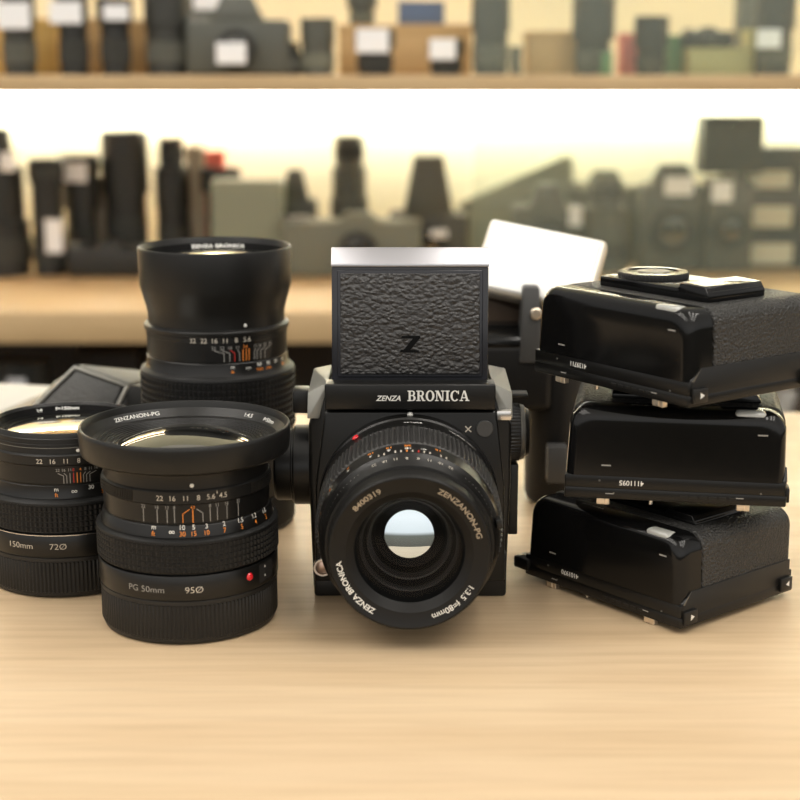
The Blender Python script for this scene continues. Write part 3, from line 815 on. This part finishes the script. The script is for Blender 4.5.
    for yy, ins in ((Y0 + 14, 1.6), (Y0 + 15.8, 1.6), (Y0 + 16.2, .4), (Y0 + 17, 0), (Y1 - 5, 0), (Y1 - 2, 1.5), (Y1 - .8, 4)):
        xa, xb, r = X0 + 1.8 + ins, X1 - .9 - ins, 8.0
        top_ = H + .2 - ins
        pts = [(xa - 1.2, 14.2)] + arc(xa + r, top_ - r, r, 180, 90) + arc(xb - r, top_ - r, r, 90, 0) + [(xb + .3, 14.2)]
        rings.append([bm.verts.new((px, yy, pz)) for px, pz in pts])
    n = len(rings[0])
    for a_, b_ in zip(rings, rings[1:]):
        for k in range(n - 1): bm.faces.new((a_[k], a_[k + 1], b_[k + 1], b_[k]))
    bm.faces.new(rings[-1]); bm.faces.new(list(reversed(rings[0])))
    bmesh.ops.recalc_face_normals(bm, faces=list(bm.faces))
    s.bm(bm, 'fine_leather')
    s.build('leather_cover', root)
    # raised slide holder with dial on the upper side
    d = MB(); h = H + up
    d.box(-32, 40, -20, 18, H - .2, h + 2.6, 'black_gloss', .7)
    d.prism([(21, h + 2.4), (22.5, h + 5.2), (38, h + 4.6), (40.5, h + 1.0), (40.5, H + .3), (21, H + .3)], -20.5, 18.5, 'black_gloss', .6, 2, 'Y')
    if glare: d.hull([(24, -18.5, h + 5.3), (37, -18.5, h + 4.8), (37, 0, h + 4.8), (24, 0, h + 5.3), (24, -18.5, h + 4), (37, -18.5, h + 4), (37, 0, h + 4), (24, 0, h + 4)], glare)  # light reflected on the black holder, put in as a bright plate
    d.build('slide_holder', root)
    d = MB()
    d.lathe([(17.5, h + 2.4), (17.5, h + 4.4), (16.8, h + 5.2)], 'black_satin', rib=(60, 17.0), xf=T((-14, -1, 0)))
    d.lathe([(16.8, h + 5.2), (12.5, h + 5.4), (12.2, h + 4.9), (8, h + 4.9)], 'black_gloss', 64, T((-14, -1, 0)))
    d.lathe([(8, h + 4.9), (7.6, h + 5.4), (.02, h + 5.5)], 'edge_grey' if glare else 'black_gloss', 48, T((-14, -1, 0)), cap1=True)
    d.build('speed_dial', root)
    return root

STACK = 55.9
def place_back(label, near_px, z, heading, serial, up=0.0, glare=None, lug=False):
    """heading: direction of the long side in degrees; near_px: pixel of the near right corner of the mount plate"""
    D = (CAM_Z - z - 3) / math.tan(R(PITCH) + math.atan((near_px[1] - 400) / FPX))
    x = xat(near_px[0], D, z + 3)
    u = Vector((math.cos(R(heading)), math.sin(R(heading)))); w = Vector((-u.y, u.x))
    c = Vector((x, D)) - u * 53 + w * 44
    return film_back(label, (c.x, c.y, z), heading, serial, up, glare, lug)
place_back('black film back at the bottom of the stack of three, lying on the counter', (680, 630), 0, -50.5, '4101970', lug=True)
place_back('black film back in the middle of the stack of three, long side facing front', (786, 508), STACK, -10.0, '4111095').scale = (1, 1, 1.03)
place_back('black film back on top of the stack of three, round dial facing up', (688.5, 408.5), STACK * 2, -54.0, '4139711', 2.6, 'silver')

# ----------------------------------------------------------------------------- flash behind the camera
def flash_unit():
    root = thing('flash_unit', 'tall black flash grip with a tilted bright white panel between camera and stack', 'flash', (96, 908, 0))
    m = MB()
    m.lathe([(.02, 0), (13, 0), (16.5, 2), (18, 6), (18.2, 60), (18.6, 112), (17.5, 116), (.02, 117)], 'ring_black', 48, Matrix.Diagonal((1, 1.25, 1, 1)))
    m.build('grip', root)
    m = MB(); m.box(-7, 5, -32, -20, 19, 42, 'grey_plastic', 1.2); m.build('side_tab', root)
    m = MB()
    m.box(-72, -4, -26, 26, 62, 104, 'ring_black', 5, 3)
    m.prism([(-26, 100), (26, 100), (26, 106), (10, 113), (-14, 113), (-26, 107)], -70, -8, 'black_gloss', 4, 4, 'X')
    m.build('housing', root)
    m = MB()
    m.box(-25, -11, -28, -4, 92, 138, 'grey_plastic', 2, 2, top=(2, 4))
    m.lathe([(3.6, 0), (3.6, 1.6), (2.8, 2.4), (.02, 2.5)], 'brass', 24, T((-15, -25.5, 122)) @ rot(90, 'X'), cap1=True)
    m.box(-14, 16, -8, 12, 110, 136, 'black_satin', 2)
    m.build('bracket', root)
    # head with white panel: local x right, y into the panel, z up
    m = MB(); m.box(-70, 2, 2, 24, 100, 140, 'brown_plastic', 3); m.build('neck', root)
    H = T((-13, -6, 149.8)) @ rot(-16, 'Z') @ rot(9.5, 'Y') @ rot(-36, 'X')
    m = MB()
    m.box(-36, 36, 2, 24, -23, 24, 'brown_plastic', 3, 3, H)
    m.box(-36.5, 37.5, 0.4, 13, -24.5, 25, 'panel_rim', 3.5, 4, H)
    m.build('flash_head', root)
    m = MB()
    m.box(-35, 34, -.6, 3, -22.6, 23.4, 'white_panel', 2.5, 4, H)
    tag(m.build('front_panel', root), 'bright white panel')
flash_unit()

# ----------------------------------------------------------------------------- prism finder behind the left lenses
def finder():
    root = thing('prism_finder', 'dark viewfinder with a grey leatherette face and pale metal edges, behind the lens marked 150mm', 'viewfinder', (-196, 945, 0))
    m = MB()
    F = [(-31, -30, 58), (-8, -22, 83), (26, -24, 71.5), (20, -30, 58)]
    m.hull([(-40, -32, 0), (42, -32, 0), (42, 40, 0), (-40, 40, 0), (-40, -32, 56), (28, -32, 56), (42, 30, 66), (42, -10, 66), (-38, 40, 60), (-8, -21, 83.2), (26, -23, 71.6), (-4, 20, 72), (40, 24, 69), (-34, -30, 58)], 'black_satin', 1.2)
    m.build('finder_shell', root)
    a, b_, c, d = [Vector(p) for p in ((-37, -33.5, 56), (-8, -23.5, 83), (26.5, -26, 71.2), (18, -34, 54))]
    cen = (a + b_ + c + d) / 4
    nrm = (b_ - a).cross(c - a).normalized()
    if nrm.y > 0: nrm = -nrm
    m = MB()
    q = [cen + (p - cen) * .86 + nrm * 1.2 for p in (a, b_, c, d)]; q2 = [p - nrm * 4 for p in q]
    m.hull(q + q2, 'grey_leather', .4)
    m.build('leather_face', root)
    m = MB()
    for p, r in ((a, b_), (b_, c), (c, d)):
        dr = (r - p).normalized(); si = dr.cross(nrm).normalized()
        pts = []
        for e in (p - dr * .5, r + dr * .5):
            for s1 in (-1.0, 1.0):
                for s2 in (-3.0, 1.6): pts.append(e + si * s1 + nrm * s2)
        m.hull(pts, 'shoulder_metal', .3)
    m.build('metal_edge', root)
    m = MB()
    m.hull([(-6, -19, 83.8), (27, -21, 72.5), (42, 22, 70.5), (2, 22, 73.5), (-6, -19, 80), (27, -21, 69), (42, 22, 67), (2, 22, 70)], 'shoulder_metal', .4)
    tag(m.build('top_plate', root), 'pale metal top plate')
    root.scale = (.95, 1, .985)
finder()

# ----------------------------------------------------------------------------- things on the cabinet shelves
def shift(D, z):
    """sets the lower-shelf things a little deeper and everything a hair above its board"""
    if z > ZL - 1 and z < ZU - 1: D = 2370 + (D - 2290) * .8
    return D, z + .4

def sticker(root, w, h, x, y, z, mat='sticker', rz=0):
    m = MB(); m.box(-w / 2, w / 2, -.4, .4, -h / 2, h / 2, mat, .3, 1, T((x, y, z)) @ rot(rz, 'Z'))
    m.build('price_label', root)

def bg_lens(px, D, z, steps, label, mat='bg_black', grip='bg_soft', stick=None, group=None, lie=None, name='camera_lens'):
    """steps: [(half width px, height px)] from the shelf up"""
    D, z = shift(D, z); k = depth(D, z) / FPX
    root = thing(name, label, 'lens', (xat(px, D, z), D, z), 0, group)
    h = 0; r0 = None
    prof = [(.02, 0)]; grips = []
    for i, (r, dh) in enumerate(steps):
        r *= k; dh *= k
        prof += [(r - 1, h), (r, h + 1), (r, h + dh - 1.0), (r - 1, h + dh)]
        if i % 2 == 0: grips.append((r, h + dh * .25, h + dh * .7))
        h += dh
    rt = prof[-1][0]
    prof += [(rt - 2.5, h), (rt - 3.5, h - 3), (.02, h - 3.5)]
    m = MB(); m.lathe(prof, mat, 48); m.build('barrel', root)
    for r, a, b_ in grips:
        m = MB(); m.lathe([(r - .5, a), (r + 1.2, a + .6), (r + 1.2, b_ - .6), (r - .5, b_)], grip, rib=(36, r + .3)); m.build('grip_ring', root)
    if stick:
        sx_, sy, sw, sh = stick                 # px offset from the axis, height of the middle above the base, size
        rr = max(s[0] for s in steps) * k + 2.0
        sticker(root, sw * k, sh * k, sx_ * k, -rr, sy * k)
    return root

def bg_camera(px, D, z, w, h, d, label, hump=(.4, .35), lens=(.28, .5), mat='bg_black', stick=None, group=None, rz=0, hx=0.0, cat='camera'):
    """w, h in px, d in mm"""
    D, z = shift(D, z); k = depth(D, z) / FPX
    root = thing('camera', label, cat, (xat(px, D, z), D, z), rz, group)
    W, H = w * k, h * k
    hb = H * (1 - hump[1])
    m = MB()
    m.box(-W / 2, W / 2, -d / 2, d / 2, 0, hb, mat, min(6, hb * .12), 3)
    m.box(-W / 2 + 3, -W / 2 + W * .2, -d * .25, d * .25, hb - 1, hb + 4, 'edge_grey', 1)
    m.build('body', root)
    if hump[1] > 0:
        m = MB(); hw = W * hump[0] / 2
        m.hull([(hx * W - hw, -d * .48, hb - 1), (hx * W + hw, -d * .48, hb - 1), (hx * W + hw, d * .4, hb - 1), (hx * W - hw, d * .4, hb - 1),
                (hx * W - hw * .6, -d * .40, H), (hx * W + hw * .6, -d * .40, H), (hx * W + hw * .5, d * .2, H), (hx * W - hw * .5, d * .2, H)], mat, 2)
        m.build('prism', root)
    if lens:
        m = MB(); r = min(W, hb) * lens[0] * 1.2
        L = T((hx * W, -d / 2, hb * .48)) @ rot(90, 'X')
        m.lathe([(r, -1), (r, 8), (r * .93, 9), (r * .93, 9 + 40 * lens[1]), (r * .86, 10 + 40 * lens[1]), (r * .78, 6 + 40 * lens[1]), (.02, 5 + 40 * lens[1])], 'bg_soft', 40, L)
        m.dome(r * .76, 5 + 40 * lens[1], 2, 'lens_glass_dark', 32, 5, L)
        m.build('lens', root)
    if stick:
        sx_, sy, sw, sh = stick
        sticker(root, sw * k, sh * k, sx_ * k, -d / 2 - 1.2 - (0 if not lens or abs(sx_) > w * .3 else 12 + 40 * lens[1]), sy * k)
    return root

def bg_carton(px, D, z, w, h, d, label, mat, rz=0, lid=True, panel=None, cat='box', group=None, name='carton'):
    D, z = shift(D, z); k = depth(D, z) / FPX
    root = thing(name, label, cat, (xat(px, D, z), D, z), rz, group)
    W, H = w * k, h * k
    m = MB(); m.box(-W / 2, W / 2, -d / 2, d / 2, 0, H * (.86 if lid else 1), mat, 1.0, 2); m.build('box_body', root)
    if lid:
        m = MB(); m.box(-W / 2 - .6, W / 2 + .6, -d / 2 - .6, d / 2 + .6, H * .80, H, mat, 1.0, 2); m.build('lid', root)
    if panel:
        pm, x0, x1, z0, z1 = panel
        m = MB(); m.box(W * (x0 - .5), W * (x1 - .5), -d / 2 - 1.4, -d / 2 + .2, H * z0, H * z1, pm, .4, 1); m.build('front_label', root)
    return root

GL = 'lenses on the lower shelf'; GU = 'lenses on the upper shelf'; GB = 'boxes on the upper shelf'; GC = 'cameras on the cabinet shelves'
Z = ZL
bg_lens(4, 2300, Z, [(28, 55), (24, 52), (13, 36)], 'tall dark stepped lens cut by the frame edge on the lower shelf', stick=(17, 113, 15, 18), group=GL)
bg_lens(51, 2300, Z, [(16, 40), (15, 50), (17, 24)], 'black lens with a tall white tag low on its barrel, on the lower shelf', stick=(9, 40, 17, 33), group=GL)
bg_lens(84, 2380, Z, [(15, 60), (18, 34), (20, 18)], 'black lens with a white sticker on its top ring, behind the flat lower-shelf camera', stick=(-2, 97, 27, 19), group=GL)
bg_carton(103, 2440, Z, 19, 88, 30, 'narrow beige upright box between two black lenses on the lower shelf', 'card_beige', group='boxes on the lower shelf')
bg_lens(129, 2400, Z, [(20, 74), (23, 60)], 'tall black lens with a wide straight hood on the lower shelf, tallest of its row', group=GL)
bg_lens(175, 2400, Z, [(16, 60), (17, 40), (12, 28)], 'tall slim dark lens with a narrow top, beside the wide-hooded lens on the lower shelf', group=GL)
bg_carton(199, 2440, Z, 17, 118, 30, 'tall narrow beige box beside the slim lens on the lower shelf', 'card_beige', group='boxes on the lower shelf')
bg_camera(113, 2290, Z, 84, 36, 60, 'flat black camera lying in front of the standing lenses on the lower shelf', hump=(.3, .2), lens=None, group=GC)
bg_lens(223, 2410, Z, [(13, 75), (20, 23)], 'dark lens with a broad top behind the pale green-grey box on the lower shelf', group=GL)
bg_carton(216, 2464, Z, 22, 112, 30, 'box with a red top end behind the broad-topped lens on the lower shelf', 'card_red', group='boxes on the lower shelf')
bg_carton(250, 2330, Z, 70, 92, 60, 'pale green-grey plastic box on the lower shelf above the telephoto lens', 'bg_pale', lid=False, group='boxes on the lower shelf')
bg_camera(297, 2425, Z, 42, 96, 40, 'small dark camera on the lower shelf behind the grey camera row', hump=(.6, .3), mat='bg_haze_grey', group=GC)
bg_camera(352, 2300, Z, 138, 62, 70, 'wide grey-olive camera lying along the lower shelf above the viewing hood', hump=(.3, .12), lens=(.3, .2), mat='bg_haze_olive', group=GC, hx=.05)
bg_lens(350, 2400, Z, [(19, 70), (17, 30), (14, 30)], 'slim upright lens rising behind the wide grey camera on the lower shelf', mat='bg_haze_grey', group=GL)
bg_camera(428, 2390, Z, 78, 112, 60, 'grey camera with a tall pointed prism on the lower shelf beside the upright lens', hump=(.62, .5), lens=(.3, .3), mat='bg_haze_grey', stick=(10, 38, 16, 8), group=GC)
# camera bag with sloping top
def bag(px, D, z, w, h0, h1, d, label, mat):
    D, z = shift(D, z); k = depth(D, z) / FPX
    root = thing('camera_bag', label, 'bag', (xat(px, D, z), D, z), 0)
    W = w * k
    m = MB(); m.prism([(-W / 2, 0), (W / 2, 0), (W / 2, h1 * k), (W * .42, h1 * k * 1.02), (-W / 2, h0 * k)], -d / 2, d / 2, mat, 4, 3, 'Y'); m.build('bag_body', root)
    m = MB(); m.box(-W * .42, W * .36, -d / 2 - 5, -d / 2 + 2, h0 * k * .15, h0 * k * .8, mat, 3, 3); m.build('front_pocket', root)
    return root
bag(514, 2490, Z, 112, 60, 104, 40, 'grey-green bag with a sloping top on the lower shelf behind the white panel', 'bg_pale')
bg_camera(545, 2385, Z, 70, 84, 55, 'olive-grey camera on the lower shelf directly above the white panel', hump=(.5, .25), lens=(.3, .4), mat='bg_haze_grey', stick=(27, 54, 13, 20), group=GC)
bg_camera(602, 2480, Z, 74, 92, 40, 'low-contrast olive camera with a raised top behind the short grey lens, lower shelf', hump=(.5, .16), lens=None, mat='bg_haze_olive', group=GC)
bg_lens(604, 2350, Z, [(23, 44), (20, 20), (14, 28)], 'short grey lens on the lower shelf between two cameras', mat='bg_haze_grey', group=GL)
bg_camera(668, 2390, Z, 62, 104, 60, 'dark grey camera with a white sticker on its front, on the lower shelf', hump=(.7, .2), lens=(.3, .2), mat='bg_haze_grey', stick=(2, 84, 28, 18), group=GC)
bg_camera(724, 2370, Z, 46, 94, 60, 'dark grey camera with a squarish white sticker, below the black box on the lower shelf', hump=None or (.5, .05), lens=(.3, .2), mat='bg_haze_grey', stick=(-12, 80, 20, 20), group=GC)
k_ = depth(*shift(2370, Z)) / FPX
bg_carton(728, 2375, Z + 94 * k_ + 3.5, 60, 56, 60, 'square black box on top of a camera, highest thing on the lower shelf', 'bg_soft', lid=False, group='boxes on the lower shelf')
zc = Z
for i, (w, h, lab) in enumerate(((64, 36, 'black carton with cream label, bottom of the stack of three on the lower shelf'), (62, 37, 'black carton with cream label, middle of the stack of three on the lower shelf'), (60, 46, 'black carton with cream label, topmost of the stack of three on the lower shelf'))):
    kk = depth(*shift(2420, zc)) / FPX
    bg_carton(768, 2420, zc, w, h, 70, lab, 'bg_soft', lid=False, panel=('sticker_cream', .06, .78, .14, .70 if i < 2 else .5), group='cartons stacked on the lower shelf')
    zc += h * kk + .3
bg_lens(838, 2380, Z, [(24, 70), (20, 40)], 'black lens just beyond the stack of labelled cartons on the lower shelf', mat='bg_haze_grey', group=GL)

# upper shelf
Z = ZU
bg_lens(21, 2100, Z, [(16, 46), (17, 34)], 'dark grey lens with a big white price label, first on the upper shelf', mat='bg_soft', grip='bg_haze_grey', stick=(0, 57, 33, 25), group=GU)
bg_lens(75, 2100, Z, [(14, 48), (16, 30)], 'black lens with a white label on its top ring, second on the upper shelf', stick=(-3, 60, 32, 21), group=GU)
bg_lens(117, 2100, Z, [(14, 50), (18, 24)], 'black lens with a white label at its upper corner, third on the upper shelf', stick=(5, 60, 25, 15), group=GU)
bg_carton(-4, 2200, Z, 20, 52, 60, 'golden tan box at the frame edge behind the first lens on the upper shelf', 'card_gold', group=GB)
bg_carton(49, 2200, Z, 26, 54, 60, 'golden tan box between the first two lenses of the upper shelf', 'card_gold', group=GB)
bg_carton(95, 2200, Z, 22, 54, 60, 'dull tan box between the second and third lens of the upper shelf', 'card_tan', group=GB)
bg_carton(141, 2200, Z, 24, 52, 60, 'tan box between a black lens and a fat grey lens on the upper shelf', 'card_tan', group=GB)
bg_lens(168, 2110, Z, [(20, 46), (22, 40)], 'fat grey lens standing left of the camera with a label on the upper shelf', mat='bg_soft', grip='bg_haze_grey', group=GU)
bg_camera(240, 2110, Z, 102, 76, 60, 'large dark grey camera with a white label on its front, on the upper shelf', hump=(.5, .3), lens=(.3, .3), mat='bg_haze_grey', stick=(-4, 21, 29, 20), group=GC)
bg_camera(212, 2290, Z, 80, 84, 60, 'camera with a white label standing behind the large camera on the upper shelf', hump=(.6, .25), lens=None, mat='bg_haze_grey', stick=(0, 71, 28, 18), group=GC)
bg_lens(288, 2105, Z, [(14, 22), (12, 10)], 'small dark lens beside the large camera on the upper shelf', mat='bg_soft', grip='bg_haze_grey', group=GU)
bg_lens(318, 2105, Z, [(16, 30), (17, 25)], 'plain grey lens with no label near the middle of the upper shelf', mat='bg_haze_grey', grip='bg_haze_olive', group=GU)
bg_carton(405, 2230, Z, 130, 48, 80, 'long tan cardboard box near the middle of the upper shelf', 'card_tan', group=GB)
kb = depth(2230, Z) / FPX
bg_lens(362, 2230, Z + 48 * kb + .7, [(12, 16), (15, 16)], 'grey lens standing on the long tan box on the upper shelf', mat='bg_haze_grey', grip='bg_haze_olive', group=GU)
bg_carton(421, 2230, Z + 48 * kb + .7, 46, 22, 40, 'blue-grey box lying on the long tan box on the upper shelf', 'card_blue', group=GB)
bg_lens(375, 2100, Z, [(17, 26), (20, 19)], 'dark lens flaring to the top with white label, before the long tan box', mat='bg_black', stick=(-2, 33, 32, 23), group=GU)
bg_lens(446, 2100, Z, [(15, 20), (18, 15)], 'short dark lens with a tilted white label, by the pane edge on the upper shelf', mat='bg_soft', stick=(-4, 25, 26, 20), group=GU)
bg_lens(490, 2110, Z, [(17, 42), (19, 34)], 'tall dark lens right of the pane edge on the upper shelf', mat='bg_soft', grip='bg_haze_grey', group=GU)
bg_carton(515, 2110, Z, 12, 28, 20, 'small dark box beside the tall lens on the upper shelf', 'bg_haze_grey', lid=False, group=GB)
bg_carton(552, 2180, Z, 54, 42, 80, 'square tan cardboard box right of the tall lens on the upper shelf', 'card_tan', group=GB)
bg_lens(592, 2110, Z, [(17, 34), (21, 42)], 'dark top-heavy lens between the square tan box and pink box, upper shelf', mat='bg_soft', grip='bg_haze_grey', group=GU)
bg_carton(606, 2080, Z, 10, 22, 20, 'small green box beside the top-heavy lens on the upper shelf', 'card_green', lid=False, group=GB)
bg_carton(632, 2190, Z, 26, 40, 60, 'pinkish box between two dark lenses on the upper shelf', 'card_pink', group=GB)
bg_lens(650, 2100, Z, [(14, 26), (17, 31)], 'black lens in front of the pink and green boxes on the upper shelf', mat='bg_black', group=GU)
bg_carton(675, 2190, Z, 24, 38, 60, 'green box right of the black lens on the upper shelf', 'card_green', group=GB)
bg_carton(714, 2150, Z, 62, 26, 80, 'flat olive box under a small camera on the upper shelf', 'card_olive', group=GB)
kb = depth(2150, Z) / FPX
bg_camera(706, 2150, Z + 26 * kb + .7, 48, 20, 40, 'small dark camera lying on the flat olive box on the upper shelf', hump=(.4, .2), lens=(.3, .2), mat='bg_black', group=GC)
bg_carton(757, 2200, Z, 26, 44, 60, 'olive box behind the labelled lens near the end of the upper shelf', 'card_olive', group=GB)
bg_lens(772, 2105, Z, [(17, 44), (20, 34)], 'tall dark lens with a white label near the end of the upper shelf', mat='bg_soft', grip='bg_haze_grey', stick=(-10, 35, 24, 18), group=GU)
bg_carton(745, 2290, Z, 22, 90, 40, 'tall grey box behind the labelled lens near the end of the upper shelf', 'bg_haze_grey', group=GB)

# lower compartment, partly hidden by the counter
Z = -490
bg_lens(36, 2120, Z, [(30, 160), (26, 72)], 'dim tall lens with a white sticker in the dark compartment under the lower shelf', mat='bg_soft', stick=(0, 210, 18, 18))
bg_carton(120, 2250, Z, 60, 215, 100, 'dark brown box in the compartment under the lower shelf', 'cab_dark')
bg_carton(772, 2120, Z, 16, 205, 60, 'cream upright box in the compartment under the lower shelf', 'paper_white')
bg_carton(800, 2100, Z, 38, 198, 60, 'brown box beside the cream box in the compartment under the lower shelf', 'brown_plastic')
# a white box near the far edge of the counter
def paper_box():
    root = thing('paper_box', 'low white box at the far end of the counter behind the lens marked 150mm', 'box', (-345, 1080, 0), -14)
    m = MB(); m.box(-70, 80, -40, 40, 0, 26, 'paper_white', 1.5, 2); m.build('box_body', root)
    m = MB(); m.box(-71, 81, -41, 41, 24, 32, 'paper_white', 1.5, 2); m.build('lid', root)
paper_box()

# glass panes of the cabinet last
o = g.build('glass_door', cb); o2 = g2.build('glass_edge', cb)

# ----------------------------------------------------------------------------- light
def lamp(x, y, z, w, d):
    root = thing('ceiling_light', 'long white ceiling light panel above the counter', 'ceiling light', (x, y, z), 0, 'ceiling light panels')
    m = MB(); m.box(-w / 2 - 15, w / 2 + 15, -d / 2 - 15, d / 2 + 15, 4, 50, 'silver', 3); m.build('housing', root)
    m = MB(); m.box(-w / 2, w / 2, -d / 2, d / 2, 0, 6, 'lamp', 1); m.build('diffuser', root)
for x in (-1500, -1100, -700, 420, 820, 1220):
    lamp(x, 250, 1700, 90, 1900)

w = bpy.data.worlds.new('world'); scene.world = w
w.use_nodes = True
nt = w.node_tree; bg = nt.nodes['Background']
tc = nt.nodes.new('ShaderNodeTexCoord'); sep = nt.nodes.new('ShaderNodeSeparateXYZ'); rp = nt.nodes.new('ShaderNodeValToRGB')
mr = nt.nodes.new('ShaderNodeMapRange'); mr.inputs['From Min'].default_value = -1; mr.inputs['From Max'].default_value = 1
nt.links.new(tc.outputs['Generated'], sep.inputs[0]); nt.links.new(sep.outputs['Z'], mr.inputs['Value']); nt.links.new(mr.outputs['Result'], rp.inputs['Fac'])
e = rp.color_ramp.elements
e[0].position = .40; e[0].color = (.10, .085, .065, 1)
e[1].position = 1.0; e[1].color = (.80, .74, .64, 1)
x = e.new(.49); x.color = (.16, .15, .12, 1)
x = e.new(.515); x.color = (.78, .77, .74, 1)
x = e.new(.62); x.color = (.95, .92, .88, 1)
fy = nt.nodes.new('ShaderNodeMapRange'); fy.inputs['From Min'].default_value = .1; fy.inputs['From Max'].default_value = -1
fy.inputs['To Min'].default_value = 1.0; fy.inputs['To Max'].default_value = 1.9
vm = nt.nodes.new('ShaderNodeVectorMath'); vm.operation = 'SCALE'
nt.links.new(sep.outputs['Y'], fy.inputs['Value']); nt.links.new(rp.outputs['Color'], vm.inputs[0]); nt.links.new(fy.outputs['Result'], vm.inputs['Scale'])
nt.links.new(vm.outputs['Vector'], bg.inputs['Color'])
bg.inputs['Strength'].default_value = .72

scene.view_settings.view_transform = 'Standard'
scene.view_settings.look = 'None'
scene.view_settings.exposure = 0.0
scene.cycles.use_denoising = True
scene.cycles.max_bounces = 8
scene.cycles.caustics_reflective = False
scene.cycles.caustics_refractive = False
